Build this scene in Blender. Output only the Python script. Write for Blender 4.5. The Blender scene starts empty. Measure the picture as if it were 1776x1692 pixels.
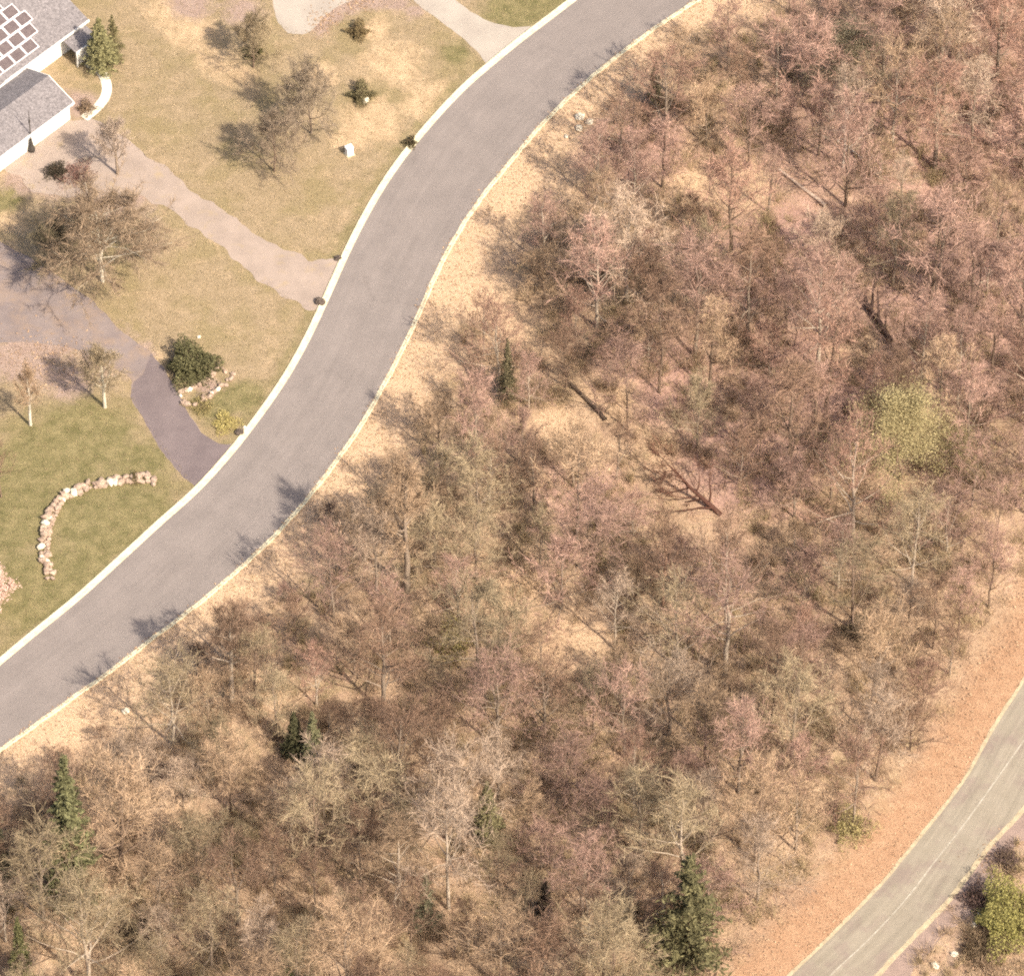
import bpy, math, random
import numpy as np
from mathutils import Vector

R = math.radians
random.seed(7)
rng = np.random.default_rng(7)
S = bpy.context.scene
COL = S.collection

# ---------------------------------------------------------------- camera
TILT, DIST, WIDTH = R(40), 700.0, 107.6          # oblique aerial view, looking north
cam = bpy.data.cameras.new('camera')
cam.sensor_fit = 'HORIZONTAL'
cam.sensor_width = 36.0
cam.lens = 36.0 * DIST / WIDTH
cam.clip_start, cam.clip_end = 1.0, 4000.0
cam_o = bpy.data.objects.new('camera', cam)
COL.objects.link(cam_o)
cam_o.location = (0, -DIST * math.sin(TILT), DIST * math.cos(TILT))
cam_o.rotation_euler = (TILT, 0, 0)
S.camera = cam_o

# ---------------------------------------------------------------- sky and sun
SUN_EL, SUN_AZ = R(47), R(137)                    # azimuth clockwise from north (+Y)
w = bpy.data.worlds.new('World')
S.world = w
w.use_nodes = True
nt = w.node_tree
sky = nt.nodes.new('ShaderNodeTexSky')
sky.sky_type = 'NISHITA'
sky.sun_disc = False
sky.sun_elevation = SUN_EL
sky.sun_rotation = SUN_AZ
sky.air_density = 1.0
sky.dust_density = 5.0
sky.ozone_density = .5
bg = nt.nodes['Background']
bg.inputs['Strength'].default_value = 0.13
nt.links.new(sky.outputs[0], bg.inputs[0])
sun = bpy.data.lights.new('sun', 'SUN')
sun.energy = 4.5
sun.angle = R(0.6)
sun.color = (1.0, 0.90, 0.76)
sun_o = bpy.data.objects.new('sun', sun)
COL.objects.link(sun_o)
to_sun = Vector((math.sin(SUN_AZ) * math.cos(SUN_EL), math.cos(SUN_AZ) * math.cos(SUN_EL), math.sin(SUN_EL)))
sun_o.rotation_euler = to_sun.to_track_quat('Z', 'Y').to_euler()
sun_o.location = to_sun * 300
S.view_settings.view_transform = 'Standard'
S.view_settings.look = 'None'
S.view_settings.exposure = 0.63
S.view_settings.gamma = 1.0
S.view_settings.use_curve_mapping = False
S.render.engine = 'CYCLES'
S.cycles.max_bounces = 4
S.cycles.diffuse_bounces = 2
S.cycles.use_denoising = False
S.cycles.adaptive_threshold = .03
S.cycles.filter_width = 2.0          # the photo is soft and slightly grainy
S.cycles.transparent_max_bounces = 4

# ---------------------------------------------------------------- survey: photo pixel -> place on the ground
CAM = np.array(cam_o.location)
FW = np.array((0, math.sin(TILT), -math.cos(TILT)))
UP = np.array((0, math.cos(TILT), math.sin(TILT)))
RT = np.array((1.0, 0, 0))

def g(px, py, z=0.0):
    k = WIDTH / DIST / 1776
    d = FW + RT * ((px - 888) * k) - UP * ((py - 846) * k)
    t = (z - CAM[2]) / d[2]
    p = CAM + d * t
    return p[0], p[1]

def topx(x, y, z=0.0):
    v = np.array((x, y, z)) - CAM
    dz = v @ FW
    k = WIDTH / DIST / 1776
    return 888 + (v @ RT) / dz / k, 846 - (v @ UP) / dz / k

def G(pts):
    return np.array([g(*p) for p in pts])

def spline(P, n=8):
    P = np.asarray(P, float)
    Q = np.vstack([2 * P[0] - P[1], P, 2 * P[-1] - P[-2]])
    out = []
    for i in range(1, len(Q) - 2):
        a, b, c, d = Q[i - 1], Q[i], Q[i + 1], Q[i + 2]
        for k in range(n):
            t = k / n
            out.append(.5 * (2 * b + (c - a) * t + (2 * a - 5 * b + 4 * c - d) * t * t + (3 * b - 3 * c + d - a) * t ** 3))
    out.append(Q[-2])
    return np.array(out)

def resample(P, n):
    d = np.r_[0, np.cumsum(np.linalg.norm(np.diff(P, axis=0), axis=1))]
    s = np.linspace(0, d[-1], n)
    return np.stack([np.interp(s, d, P[:, k]) for k in range(P.shape[1])], 1)

def smooth_line(P, it=3):
    P = P.copy()
    for _ in range(it):
        P[1:-1] = .25 * P[:-2] + .5 * P[1:-1] + .25 * P[2:]
    return P

def line_dist(X, Y, P):
    best = np.full(X.shape, 1e9)
    for a, b in zip(P[:-1], P[1:]):
        d = b - a
        L = d @ d + 1e-12
        t = np.clip(((X - a[0]) * d[0] + (Y - a[1]) * d[1]) / L, 0, 1)
        best = np.minimum(best, (X - a[0] - t * d[0]) ** 2 + (Y - a[1] - t * d[1]) ** 2)
    return np.sqrt(best)

def in_poly(X, Y, P):
    r = np.zeros(X.shape, bool)
    for (x0, y0), (x1, y1) in zip(P, np.roll(P, -1, axis=0)):
        if y0 == y1: continue
        c = ((y0 > Y) != (y1 > Y)) & (X < (x1 - x0) * (Y - y0) / (y1 - y0) + x0)
        r ^= c
    return r

LC = smooth_line(resample(spline(G([(-150, 1275), (-60, 1197), (0, 1147), (50, 1105), (130, 1040), (200, 977), (275, 908), (340, 850), (395, 790), (440, 733), (490, 662), (530, 592), (565, 518), (600, 440), (630, 380), (665, 320), (700, 270), (745, 215), (800, 156), (850, 112), (900, 71), (950, 33), (1000, -5), (1060, -50), (1200, -150)])), 220), 4)
RC = smooth_line(resample(spline(G([(-150, 1408), (-60, 1342), (0, 1300), (60, 1258), (130, 1207), (200, 1157), (260, 1110), (330, 1058), (400, 1000), (450, 954), (500, 903), (545, 850), (600, 776), (640, 714), (680, 640), (715, 570), (742, 508), (770, 447), (800, 395), (840, 336), (890, 275), (940, 216), (1000, 157), (1060, 106), (1130, 53), (1200, 7), (1290, -47), (1450, -140)])), 220), 4)
R2L = smooth_line(resample(spline(G([(1230, 1850), (1300, 1770), (1369, 1691), (1435, 1628), (1523, 1538), (1567, 1485), (1624, 1415), (1676, 1345), (1720, 1266), (1776, 1178), (1850, 1060), (1930, 930)])), 120), 3)
R2C = smooth_line(resample(spline(G([(1300, 1845), (1370, 1768), (1440, 1691), (1501, 1634), (1567, 1564), (1624, 1490), (1676, 1424), (1776, 1283), (1850, 1170), (1930, 1045)])), 120), 3)
R2R = smooth_line(resample(spline(G([(1385, 1845), (1452, 1768), (1523, 1691), (1554, 1656), (1611, 1599), (1654, 1551), (1716, 1468), (1776, 1402), (1850, 1295), (1930, 1175)])), 120), 3)
ROAD1 = np.vstack([LC, RC[::-1]])
ROAD2 = np.vstack([R2L, R2R[::-1]])
YARD = np.vstack([LC, [g(1200, -900), g(-1500, -900), g(-1500, 1600), g(-300, 1500)]])

def ground_h(x, y):
    X = np.atleast_1d(np.asarray(x, float)); Y = np.atleast_1d(np.asarray(y, float))
    h = .55 * np.sin(X * .11 + 1.3) * np.cos(Y * .09 - .4) + .35 * np.sin(X * .23 - Y * .19 + 2) + .16 * np.sin(X * .51 + Y * .43)
    d = np.minimum(np.minimum(line_dist(X, Y, RC[::4]), line_dist(X, Y, R2L[::4])), line_dist(X, Y, R2R[::4]))
    d = np.minimum(d, line_dist(X, Y, LC[::4]))
    m = np.clip((d - 1.8) / 6, 0, 1)
    m = m * m * (3 - 2 * m)
    m[in_poly(X, Y, ROAD1) | in_poly(X, Y, ROAD2)] = 0
    m[in_poly(X, Y, YARD)] = 0
    return h * m

HG = None
def hz(x, y):
    """height of the built ground sheet (bilinear)"""
    X = np.atleast_1d(np.asarray(x, float)); Y = np.atleast_1d(np.asarray(y, float))
    ax_, ay_, Z_ = HG
    i = np.clip(np.searchsorted(ax_, X) - 1, 0, len(ax_) - 2); j = np.clip(np.searchsorted(ay_, Y) - 1, 0, len(ay_) - 2)
    u = (X - ax_[i]) / (ax_[i + 1] - ax_[i]); v = (Y - ay_[j]) / (ay_[j + 1] - ay_[j])
    return Z_[j, i] * (1 - u) * (1 - v) + Z_[j, i + 1] * u * (1 - v) + Z_[j + 1, i] * (1 - u) * v + Z_[j + 1, i + 1] * u * v

def gz(px, py):
    z = 0.0
    for _ in range(3):
        x, y = g(px, py, z)
        z = float(hz(x, y)[0])
    return x, y, z

# ---------------------------------------------------------------- object helpers
def tag(o, label=None, cat=None, group=None, kind=None):
    if label: o['label'] = label
    if cat: o['category'] = cat
    if group: o['group'] = group
    if kind: o['kind'] = kind
    return o

def mesh(name, V, F, mat=None, smooth=False):
    m = bpy.data.meshes.new(name)
    V = np.asarray(V, np.float32).reshape(-1, 3)
    if isinstance(F, np.ndarray):
        n = F.shape[1]
        m.vertices.add(len(V)); m.vertices.foreach_set('co', V.ravel())
        m.loops.add(F.size); m.loops.foreach_set('vertex_index', F.ravel().astype(np.int32))
        m.polygons.add(len(F))
        m.polygons.foreach_set('loop_start', np.arange(0, F.size, n, dtype=np.int32))
        m.update(calc_edges=True)
    else:
        m.from_pydata(V.tolist(), [], F)
    if smooth: m.polygons.foreach_set('use_smooth', [True] * len(m.polygons))
    if mat: m.materials.append(mat)
    return m

def obj(name, me, parent=None, loc=(0, 0, 0), rot=(0, 0, 0), sc=None):
    o = bpy.data.objects.new(name, me)
    COL.objects.link(o)
    o.location = loc; o.rotation_euler = rot
    if sc is not None: o.scale = (sc, sc, sc) if isinstance(sc, (int, float)) else sc
    if parent: o.parent = parent
    return o

def empty(name, loc, rz=0, sc=None):
    o = obj(name, None, None, loc, (0, 0, rz), sc)
    o.empty_display_size = .5
    return o

# ---------------------------------------------------------------- materials
class N:
    def __init__(s, name):
        s.m = bpy.data.materials.new(name); s.m.use_nodes = True
        s.t = s.m.node_tree; s.b = s.t.nodes['Principled BSDF']
        s.b.inputs['Specular IOR Level'].default_value = .2
        s.b.inputs['Roughness'].default_value = .9
    def n(s, typ, **kw):
        nd = s.t.nodes.new(typ)
        for k, v in kw.items():
            if hasattr(nd, k): setattr(nd, k, v)
        return nd
    def l(s, a, b): s.t.links.new(a, b)
    def pos(s):
        return s.n('ShaderNodeNewGeometry').outputs['Position']
    def noise(s, scale, detail=4, rough=.6, vec=None, dist=0):
        nd = s.n('ShaderNodeTexNoise')
        nd.inputs['Scale'].default_value = scale; nd.inputs['Detail'].default_value = detail
        nd.inputs['Roughness'].default_value = rough; nd.inputs['Distortion'].default_value = dist
        s.l(vec if vec is not None else s.pos(), nd.inputs['Vector'])
        return nd.outputs['Fac']
    def rng(s, v, a, b, c=0, d=1):
        nd = s.n('ShaderNodeMapRange'); nd.clamp = True
        for k, x in zip((1, 2, 3, 4), (a, b, c, d)): nd.inputs[k].default_value = x
        s.l(v, nd.inputs[0]); return nd.outputs[0]
    def math(s, op, a, b=None):
        nd = s.n('ShaderNodeMath', operation=op)
        for i, x in enumerate((a, b)):
            if x is None: continue
            if isinstance(x, (int, float)): nd.inputs[i].default_value = x
            else: s.l(x, nd.inputs[i])
        return nd.outputs[0]
    def mix(s, f, a, b, blend='MIX'):
        nd = s.n('ShaderNodeMix', data_type='RGBA', blend_type=blend)
        for i, x in ((0, f), (6, a), (7, b)):
            if isinstance(x, (int, float)): nd.inputs[i].default_value = x
            elif isinstance(x, tuple): nd.inputs[i].default_value = (*x, 1)
            else: s.l(x, nd.inputs[i])
        return nd.outputs[2]
    def attr(s, name):
        nd = s.n('ShaderNodeAttribute'); nd.attribute_name = name
        return nd.outputs['Fac']
    def col(s, c):
        if isinstance(c, tuple): s.b.inputs['Base Color'].default_value = (*c, 1)
        else: s.l(c, s.b.inputs['Base Color'])
        return s
    def bump(s, h, strength=.5, dist=.05):
        nd = s.n('ShaderNodeBump'); nd.inputs['Strength'].default_value = strength; nd.inputs['Distance'].default_value = dist
        s.l(h, nd.inputs['Height']); s.l(nd.outputs[0], s.b.inputs['Normal'])
        return s

def mottled(name, c1, c2, scale=3, fine=25, amt=.35, bump=.3, bdist=.02, rough=.9):
    k = N(name)
    a = k.rng(k.noise(scale, 5, .65), .35, .65)
    c = k.mix(a, c1, c2)
    f = k.rng(k.noise(fine, 3, .7), .25, .75, 1 - amt, 1 + amt)
    c = k.mix(1.0, c, f, 'MULTIPLY')
    k.col(c); k.b.inputs['Roughness'].default_value = rough
    if bump: k.bump(k.noise(fine, 3, .7), bump, bdist)
    return k.m

def twig_mat(name, lo=.6, hi=1.4):
    k = N(name)
    oi = k.n('ShaderNodeObjectInfo')
    isl = k.n('ShaderNodeNewGeometry').outputs['Random Per Island']
    f = k.rng(isl, 0, 1, lo, hi)
    c = k.mix(1.0, oi.outputs['Color'], f, 'MULTIPLY')
    k.col(c)
    return k.m

def leaf_mat(name, trans=.25, lo=.65, hi=1.4):
    k = N(name)
    oi = k.n('ShaderNodeObjectInfo')
    isl = k.n('ShaderNodeNewGeometry').outputs['Random Per Island']
    c = k.mix(1.0, oi.outputs['Color'], k.rng(isl, 0, 1, lo, hi), 'MULTIPLY')
    k.col(c)
    tr = k.n('ShaderNodeBsdfTranslucent'); k.l(c, tr.inputs[0])
    ms = k.n('ShaderNodeMixShader'); ms.inputs[0].default_value = trans
    k.l(k.b.outputs[0], ms.inputs[1]); k.l(tr.outputs[0], ms.inputs[2])
    k.l(ms.outputs[0], k.t.nodes['Material Output'].inputs[0])
    return k.m

M_TWIG = twig_mat('twig_bark')
M_TRUNK = twig_mat('trunk_bark', .9, 1.1)
M_LEAF = leaf_mat('leaf')
M_NEEDLE = leaf_mat('needle', .1, .5, 1.5)
M_PETAL = leaf_mat('petal', .35, .85, 1.15)

# ground: woodland litter, dry verge grass, lawn
k = N('ground')
big = k.noise(.12, 4, .6)
mid = k.noise(.7, 5, .65)
fin = k.noise(5.0, 4, .75)
vfin = k.noise(16, 2, .7)
def jit(name, amt=.7, sc=.9):
    a = k.math('ADD', k.attr(name), k.math('MULTIPLY', k.math('SUBTRACT', k.noise(sc, 6, .7, dist=.6), .5), amt))
    return k.rng(a, .3, .7)
litter = k.mix(k.rng(mid, .32, .68), (.285, .192, .125), (.46, .325, .212))
litter = k.mix(k.rng(big, .45, .65, 0, .5), litter, (.30, .19, .135))
litter = k.mix(k.rng(k.noise(.25, 4, .6), .52, .7, 0, .7), litter, (.27, .205, .105))
litter = k.mix(jit('pink', .8, .3), litter, k.mix(k.rng(mid, .3, .7), (.29, .175, .135), (.45, .285, .225)))
verge = k.mix(k.rng(mid, .3, .7), (.46, .32, .20), (.53, .365, .235))
orange = k.mix(k.rng(mid, .3, .7), (.31, .18, .105), (.405, .25, .152))
lawn = k.mix(k.rng(mid, .3, .7), (.235, .178, .105), (.325, .242, .152))
lawn = k.mix(k.rng(k.noise(.2, 4, .6), .45, .62, 0, .7), lawn, (.225, .177, .088))
lawn = k.mix(k.rng(k.noise(.33, 5, .7, dist=1.0), .55, .72, 0, .8), lawn, (.40, .29, .18))
green = k.mix(k.rng(mid, .35, .65), (.13, .115, .048), (.225, .185, .09))
soil = k.mix(k.rng(mid, .3, .7), (.27, .19, .15), (.34, .25, .20))
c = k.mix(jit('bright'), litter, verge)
c = k.mix(jit('orange'), c, orange)
c = k.mix(jit('lawn', .3), c, lawn)
straw = k.mix(k.rng(mid, .35, .65), (.35, .25, .15), (.49, .35, .215))
c = k.mix(jit('straw', 1.5, .45), c, straw)
c = k.mix(jit('green', .8, .4), c, green)
c = k.mix(jit('soil', 1.2, .5), c, soil)
c = k.mix(1.0, c, k.rng(fin, .25, .75, .62, 1.38), 'MULTIPLY')
c = k.mix(1.0, c, k.rng(vfin, .25, .75, .75, 1.25), 'MULTIPLY')
k.col(c).bump(fin, .6, .12)
M_GROUND = k.m

def asphalt(name, c1, c2, extra=None, lane=0):
    k = N(name)
    c = k.mix(k.rng(k.noise(.35, 5, .6), .35, .65), c1, c2)
    c = k.mix(1.0, c, k.rng(k.noise(9, 4, .75), .25, .75, .86, 1.14), 'MULTIPLY')
    c = k.mix(1.0, c, k.rng(k.noise(22, 3, .7), .25, .75, .8, 1.2), 'MULTIPLY')
    if extra:
        e, sc, lo, hi, amt = extra
        c = k.mix(k.rng(k.noise(sc, 6, .7), lo, hi, 0, amt), c, e)
    if lane:
        uvn = k.n('ShaderNodeUVMap'); uvn.uv_map = 'lane'
        mp = k.n('ShaderNodeMapping'); mp.inputs['Scale'].default_value = (.05, 1.3, 1)
        k.l(uvn.outputs[0], mp.inputs['Vector'])
        c = k.mix(1.0, c, k.rng(k.noise(1.0, 5, .7, mp.outputs[0]), .3, .7, 1 - lane, 1 + lane), 'MULTIPLY')
        wv = k.n('ShaderNodeTexVoronoi'); wv.feature = 'DISTANCE_TO_EDGE'; wv.inputs['Scale'].default_value = .22
        nv = k.n('ShaderNodeTexNoise'); nv.inputs['Scale'].default_value = .9; nv.inputs['Detail'].default_value = 5
        k.l(k.pos(), nv.inputs['Vector'])
        av = k.n('ShaderNodeVectorMath', operation='MULTIPLY_ADD'); av.inputs[1].default_value = (2.2, 2.2, 0)
        k.l(nv.outputs['Color'], av.inputs[0]); k.l(k.pos(), av.inputs[2]); k.l(av.outputs[0], wv.inputs['Vector'])
        crack = k.math('MULTIPLY', k.rng(wv.outputs[0], .0, .012, 1, 0), k.rng(k.noise(.12, 3, .5), .5, .62, 0, .22))
        c = k.mix(crack, c, (.07, .058, .052))
    k.col(c).bump(k.noise(30, 2, .6), .3, .01)
    return k.m
M_ROAD = asphalt('road_asphalt', (.205, .175, .159), (.235, .200, .181), lane=.07)
M_ROAD2 = asphalt('old_road_asphalt', (.245, .21, .16), (.285, .245, .19), ((.22, .17, .145), .25, .5, .62, .7), lane=.16)
M_DRIVE_P = asphalt('driveway_asphalt', (.19, .153, .144), (.24, .193, .176), ((.29, .205, .145), .5, .46, .7, .75))
M_DRIVE_G = asphalt('driveway_grey', (.33, .285, .24), (.39, .34, .285))
M_GRAVEL = asphalt('gravel', (.285, .225, .185), (.355, .28, .23), ((.36, .27, .15), .5, .55, .7, .6))
M_CONC = mottled('kerb_concrete', (.56, .485, .32), (.72, .65, .455), 1.2, 20, .12, .2)
M_CONC2 = mottled('worn_kerb_concrete', (.42, .34, .22), (.66, .58, .40), 1.2, 10, .25, .3)
M_WALK = mottled('walkway_concrete', (.66, .61, .50), (.78, .73, .60), 1.0, 12, .1, .1)
M_SHOULDER = mottled('shoulder_dirt', (.24, .175, .145), (.31, .225, .185), .8, 9, .3, .4, .06)
M_PAINT = mottled('worn_line_paint', (.28, .245, .19), (.44, .40, .33), 1.2, 14, .25, 0)
M_EDGE = mottled('worn_edge_concrete', (.34, .275, .18), (.46, .38, .25), 1.2, 9, .3, .3)
M_STONE = mottled('pale_stone', (.27, .19, .14), (.47, .355, .265), 1.6, 7, .3, .5, .03)
M_ROCK = mottled('white_rock', (.56, .49, .38), (.74, .67, .53), 2, 9, .15, .5, .03)
M_BOULD = mottled('dark_boulder', (.07, .055, .045), (.13, .10, .08), 2, 8, .3, .5, .03)
M_WHITE = mottled('white_siding', (.74, .72, .66), (.80, .78, .72), 1, 12, .05, .1, .01)
M_SHING = mottled('roof_shingles', (.145, .13, .13), (.24, .215, .212), 3, 7, .5, .4, .02)
M_PANEL = mottled('panel_glass', (.11, .085, .085), (.15, .12, .115), 2, 8, .15, 0, rough=.35)
M_FRAME = mottled('panel_frame', (.70, .67, .66), (.78, .75, .74), 2, 8, .05, 0, rough=.5)
M_DARK = mottled('dark_metal', (.05, .042, .038), (.07, .06, .05), 2, 8, .2, 0, rough=.5)
M_BOX = mottled('white_box_paint', (.76, .76, .76), (.80, .80, .80), 2, 8, .05, 0, rough=.5)
M_LOG = mottled('log_bark', (.30, .24, .18), (.42, .34, .26), 3, 12, .3, .5, .03)

# ---------------------------------------------------------------- the ground, one sheet
def axis(lo, hi, step, far):
    a = list(np.arange(lo, hi + step / 2, step))
    s, e = step, []
    x = hi
    while x < far:
        s *= 1.35; x += s; e.append(x)
    s, b, x = step, [], lo
    while x > -far:
        s *= 1.35; x -= s; b.append(x)
    return np.array(b[::-1] + a + e)
ax, ay = axis(-72, 76, .75, 900), axis(-86, 86, .75, 900)
XX, YY = np.meshgrid(ax, ay)
ZZ = ground_h(XX.ravel(), YY.ravel()).reshape(XX.shape)
HG = (ax, ay, ZZ)
nx, ny = len(ax), len(ay)
idx = np.arange(nx * ny).reshape(ny, nx)
F = np.stack([idx[:-1, :-1], idx[:-1, 1:], idx[1:, 1:], idx[1:, :-1]], -1).reshape(-1, 4)
me = mesh('ground', np.stack([XX, YY, ZZ], -1).reshape(-1, 3), F, M_GROUND, True)

def blur(a, n):
    for _ in range(n):
        a = (np.roll(a, 1, 0) + np.roll(a, -1, 0) + np.roll(a, 1, 1) + np.roll(a, -1, 1) + 2 * a) / 6
    return a
def attr(name, a):
    at = me.attributes.new(name, 'FLOAT', 'POINT')
    at.data.foreach_set('value', a.ravel().astype(np.float32))
def poly(pts): return in_poly(XX, YY, G(pts)).astype(float)
def blob(px, py, r):
    x, y = g(px, py)
    return np.exp(-(((XX - x) ** 2 + (YY - y) ** 2) / r ** 2))
yard = in_poly(XX, YY, YARD).astype(float)
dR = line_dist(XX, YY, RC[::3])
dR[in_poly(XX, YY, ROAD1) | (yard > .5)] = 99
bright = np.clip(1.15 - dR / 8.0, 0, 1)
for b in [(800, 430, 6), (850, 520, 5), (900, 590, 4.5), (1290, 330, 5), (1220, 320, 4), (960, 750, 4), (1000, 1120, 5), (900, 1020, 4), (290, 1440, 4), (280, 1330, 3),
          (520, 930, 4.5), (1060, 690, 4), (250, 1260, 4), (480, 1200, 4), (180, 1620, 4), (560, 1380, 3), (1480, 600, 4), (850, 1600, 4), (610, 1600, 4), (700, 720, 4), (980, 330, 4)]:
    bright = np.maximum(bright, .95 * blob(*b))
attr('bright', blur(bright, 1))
dO = line_dist(XX, YY, R2L[::3])
inO = in_poly(XX, YY, np.vstack([R2L, [g(1930, 0), g(0, 0), g(0, 1850)]]))
dO[~inO] = 99
attr('orange', blur(np.clip(1.25 - dO / 7.0, 0, 1), 1))
attr('lawn', blur(yard, 1))
pk = np.zeros_like(XX)
for b in [(1650, 200, 26), (1700, 500, 20), (1450, 650, 14), (1350, 450, 12), (1150, 650, 9), (1000, 850, 6), (1300, 800, 10), (1100, 250, 8)]:
    pk = np.maximum(pk, .85 * blob(*b))
attr('pink', blur(pk, 1))
grn = np.zeros_like(XX)
for b in [(60, 820, 9), (200, 900, 9), (60, 1020, 8), (140, 760, 7), (280, 960, 5), (370, 700, 3), (420, 690, 3), (160, 1000, 6), (900, 15, 5), (960, 0, 4), (790, 90, 2), (10, 345, 2.5), (20, 900, 7), (240, 800, 4)]:
    grn = np.maximum(grn, blob(*b))
dL = line_dist(XX, YY, LC[::3])
grn = np.maximum(grn, .62 * np.exp(-((dL - .9) / 1.0) ** 2) * yard)
attr('green', blur(grn * yard, 1))
st_m = np.zeros_like(XX)
for b in [(680, 110, 4), (740, 170, 3.5), (650, 210, 4), (610, 240, 2.5), (330, 55, 3.5), (380, 105, 3), (290, 20, 3), (420, 130, 2), (560, 130, 2.5), (10, 380, 2.5), (15, 440, 2), (300, 690, 1.2), (275, 620, 1), (650, 50, 2)]:
    st_m = np.maximum(st_m, .9 * blob(*b))
attr('straw', blur(st_m * yard, 1))
soil_m = np.zeros_like(XX)
for b in [(120, 300, 5), (60, 300, 4), (200, 330, 5), (90, 575, 5), (190, 610, 4), (30, 620, 4), (550, 48, 1.5), (572, 28, 1.7), (605, 10, 1.8), (650, 2, 1.8), (690, 8, 1.6), (722, 22, 1.2), (60, 640, 3), (120, 660, 3), (230, 620, 2.5), (330, 5, 3), (420, 20, 2.5), (360, 672, 1.6), (140, 180, 2.4)]:
    soil_m = np.maximum(soil_m, blob(*b))
sh = (in_poly(XX, YY, np.vstack([R2R, [g(2000, 1300), g(2000, 1850)]]))).astype(float)
attr('soil', blur(np.maximum(soil_m * yard, .35 * sh), 1))
ground = tag(obj('ground', me), 'leaf-strewn woodland floor and dry yard grass', kind='structure')

# ---------------------------------------------------------------- sheets and kerbs
def strip(name, A, B, z, mat, label):
    n = len(A)
    V = np.vstack([np.c_[A, np.full(n, z)], np.c_[B, np.full(n, z)]])
    F = [(i, i + 1, n + i + 1, n + i) for i in range(n - 1)]
    me = mesh(name, V, F, mat)
    me.flip_normals() if me.polygons[0].normal.z < 0 else None
    run = np.r_[0, np.cumsum(np.linalg.norm(np.diff(A, axis=0), axis=1))]
    wd = np.linalg.norm(A - B, axis=1)
    uv = me.uv_layers.new(name='lane')
    for lp in me.loops:
        i = lp.vertex_index
        uv.data[lp.index].uv = (run[i % n], 0 if i < n else wd[i - n])
    return tag(obj(name, me), label, kind='structure')

def sheet(name, px, z, mat, label, rag=0.0, fine=6):
    P = G(px)
    Q = resample(np.vstack([P, P[:1]]), len(P) * 12)[:-1]
    if rag:
        rn = np.random.default_rng(len(px))
        Tn = np.roll(Q, -1, 0) - np.roll(Q, 1, 0); Tn /= np.linalg.norm(Tn, axis=1)[:, None] + 1e-9
        dn = rn.random(len(Q))
        for _ in range(2): dn = (np.roll(dn, 1) + dn + np.roll(dn, -1)) / 3
        Q = Q + np.c_[-Tn[:, 1], Tn[:, 0]] * ((dn - .5) * 3.0 * rag)[:, None]
    import bmesh
    bm = bmesh.new()
    vs = [bm.verts.new((x, y, z)) for x, y in Q]
    f = bm.faces.new(vs)
    if f.calc_area() and f.normal.z < 0: f.normal_flip()
    bmesh.ops.triangulate(bm, faces=[f])
    me = bpy.data.meshes.new(name); bm.to_mesh(me); bm.free()
    me.materials.append(mat)
    for p in me.polygons:
        pass
    return tag(obj(name, me), label, kind='structure')

def normals(P):
    T = np.gradient(P, axis=0)
    T /= np.linalg.norm(T, axis=1)[:, None]
    return np.c_[-T[:, 1], T[:, 0]]

def kerb(name, P, prof, mat, label, closed_gap=None):
    """sweep a cross-section (offset, height) along a line; positive offset is left of travel"""
    Nn = normals(P)
    n, m = len(P), len(prof)
    V = []
    for p, q in zip(P, Nn):
        for o, h in prof:
            V.append((*(p + q * o), h))
    F = []
    for i in range(n - 1):
        for j in range(m - 1):
            F.append((i * m + j, i * m + j + 1, (i + 1) * m + j + 1, (i + 1) * m + j))
    me = mesh(name, V, F, mat)
    if me.polygons[2 * (m - 1) // 2].normal.z < 0: me.flip_normals()
    return tag(obj(name, me), label, kind='structure')

strip('road', LC, RC, .02, M_ROAD, 'wide smooth grey asphalt road curving across the yard edge')
kerb('kerb', LC, [(.38, -.15), (.38, .13), (.33, .15), (.20, .15), (.12, .05), (-.38, .028), (-.38, -.1)], M_CONC, 'clean pale concrete kerb and gutter along the yard side')
RW = RC + normals(RC) * (.10 * np.sin(np.arange(len(RC)) * .9) * (np.random.default_rng(1).random(len(RC)) - .3))[:, None]
kerb('kerb', RW, [(-.27, -.15), (-.27, .11), (-.23, .13), (-.11, .13), (-.05, .05), (.22, .027), (.22, -.1)], M_CONC, 'narrow pale concrete kerb along the woodland side of the wide road')
strip('road', R2L, R2R, .02, M_ROAD2, 'older two-lane road with a worn line at the bottom corner')
strip('road_marking', R2C - normals(R2C) * .07, R2C + normals(R2C) * .07, .026, M_PAINT, 'worn thin white centre line on the two-lane road')
def edge(name, P, wdt, mat, label, zz):
    r = np.random.default_rng(int(wdt * 100))
    a = resample(P, 300); nn = normals(a)
    o1 = wdt / 2 * (1 + .5 * (blur1(r.random(300)) - .5) * 1.0); o2 = wdt / 2 * (1 + .6 * (blur1(r.random(300)) - .5) * 2)
    return strip(name, a - nn * o1[:, None], a + nn * o2[:, None], zz, mat, label)
def blur1(a):
    for _ in range(2): a = (np.roll(a, 1) + a + np.roll(a, -1)) / 3
    return a
edge('road_edge', R2L, .38, M_EDGE, 'pale gritty edge of the two-lane road beside orange litter', .027)
edge('road_edge', R2R, .52, M_EDGE, 'pale gutter line on the outer side of the two-lane road', .030)
SH = R2R - normals(R2R) * 3.6
rr = np.random.default_rng(3)
SH = SH + normals(R2R) * (blur1(rr.random(len(SH))) * 2.2)[:, None]
SHz = strip('road_shoulder', R2R, SH, .012, M_SHOULDER, 'purplish dirt shoulder beyond the two-lane road')

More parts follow.
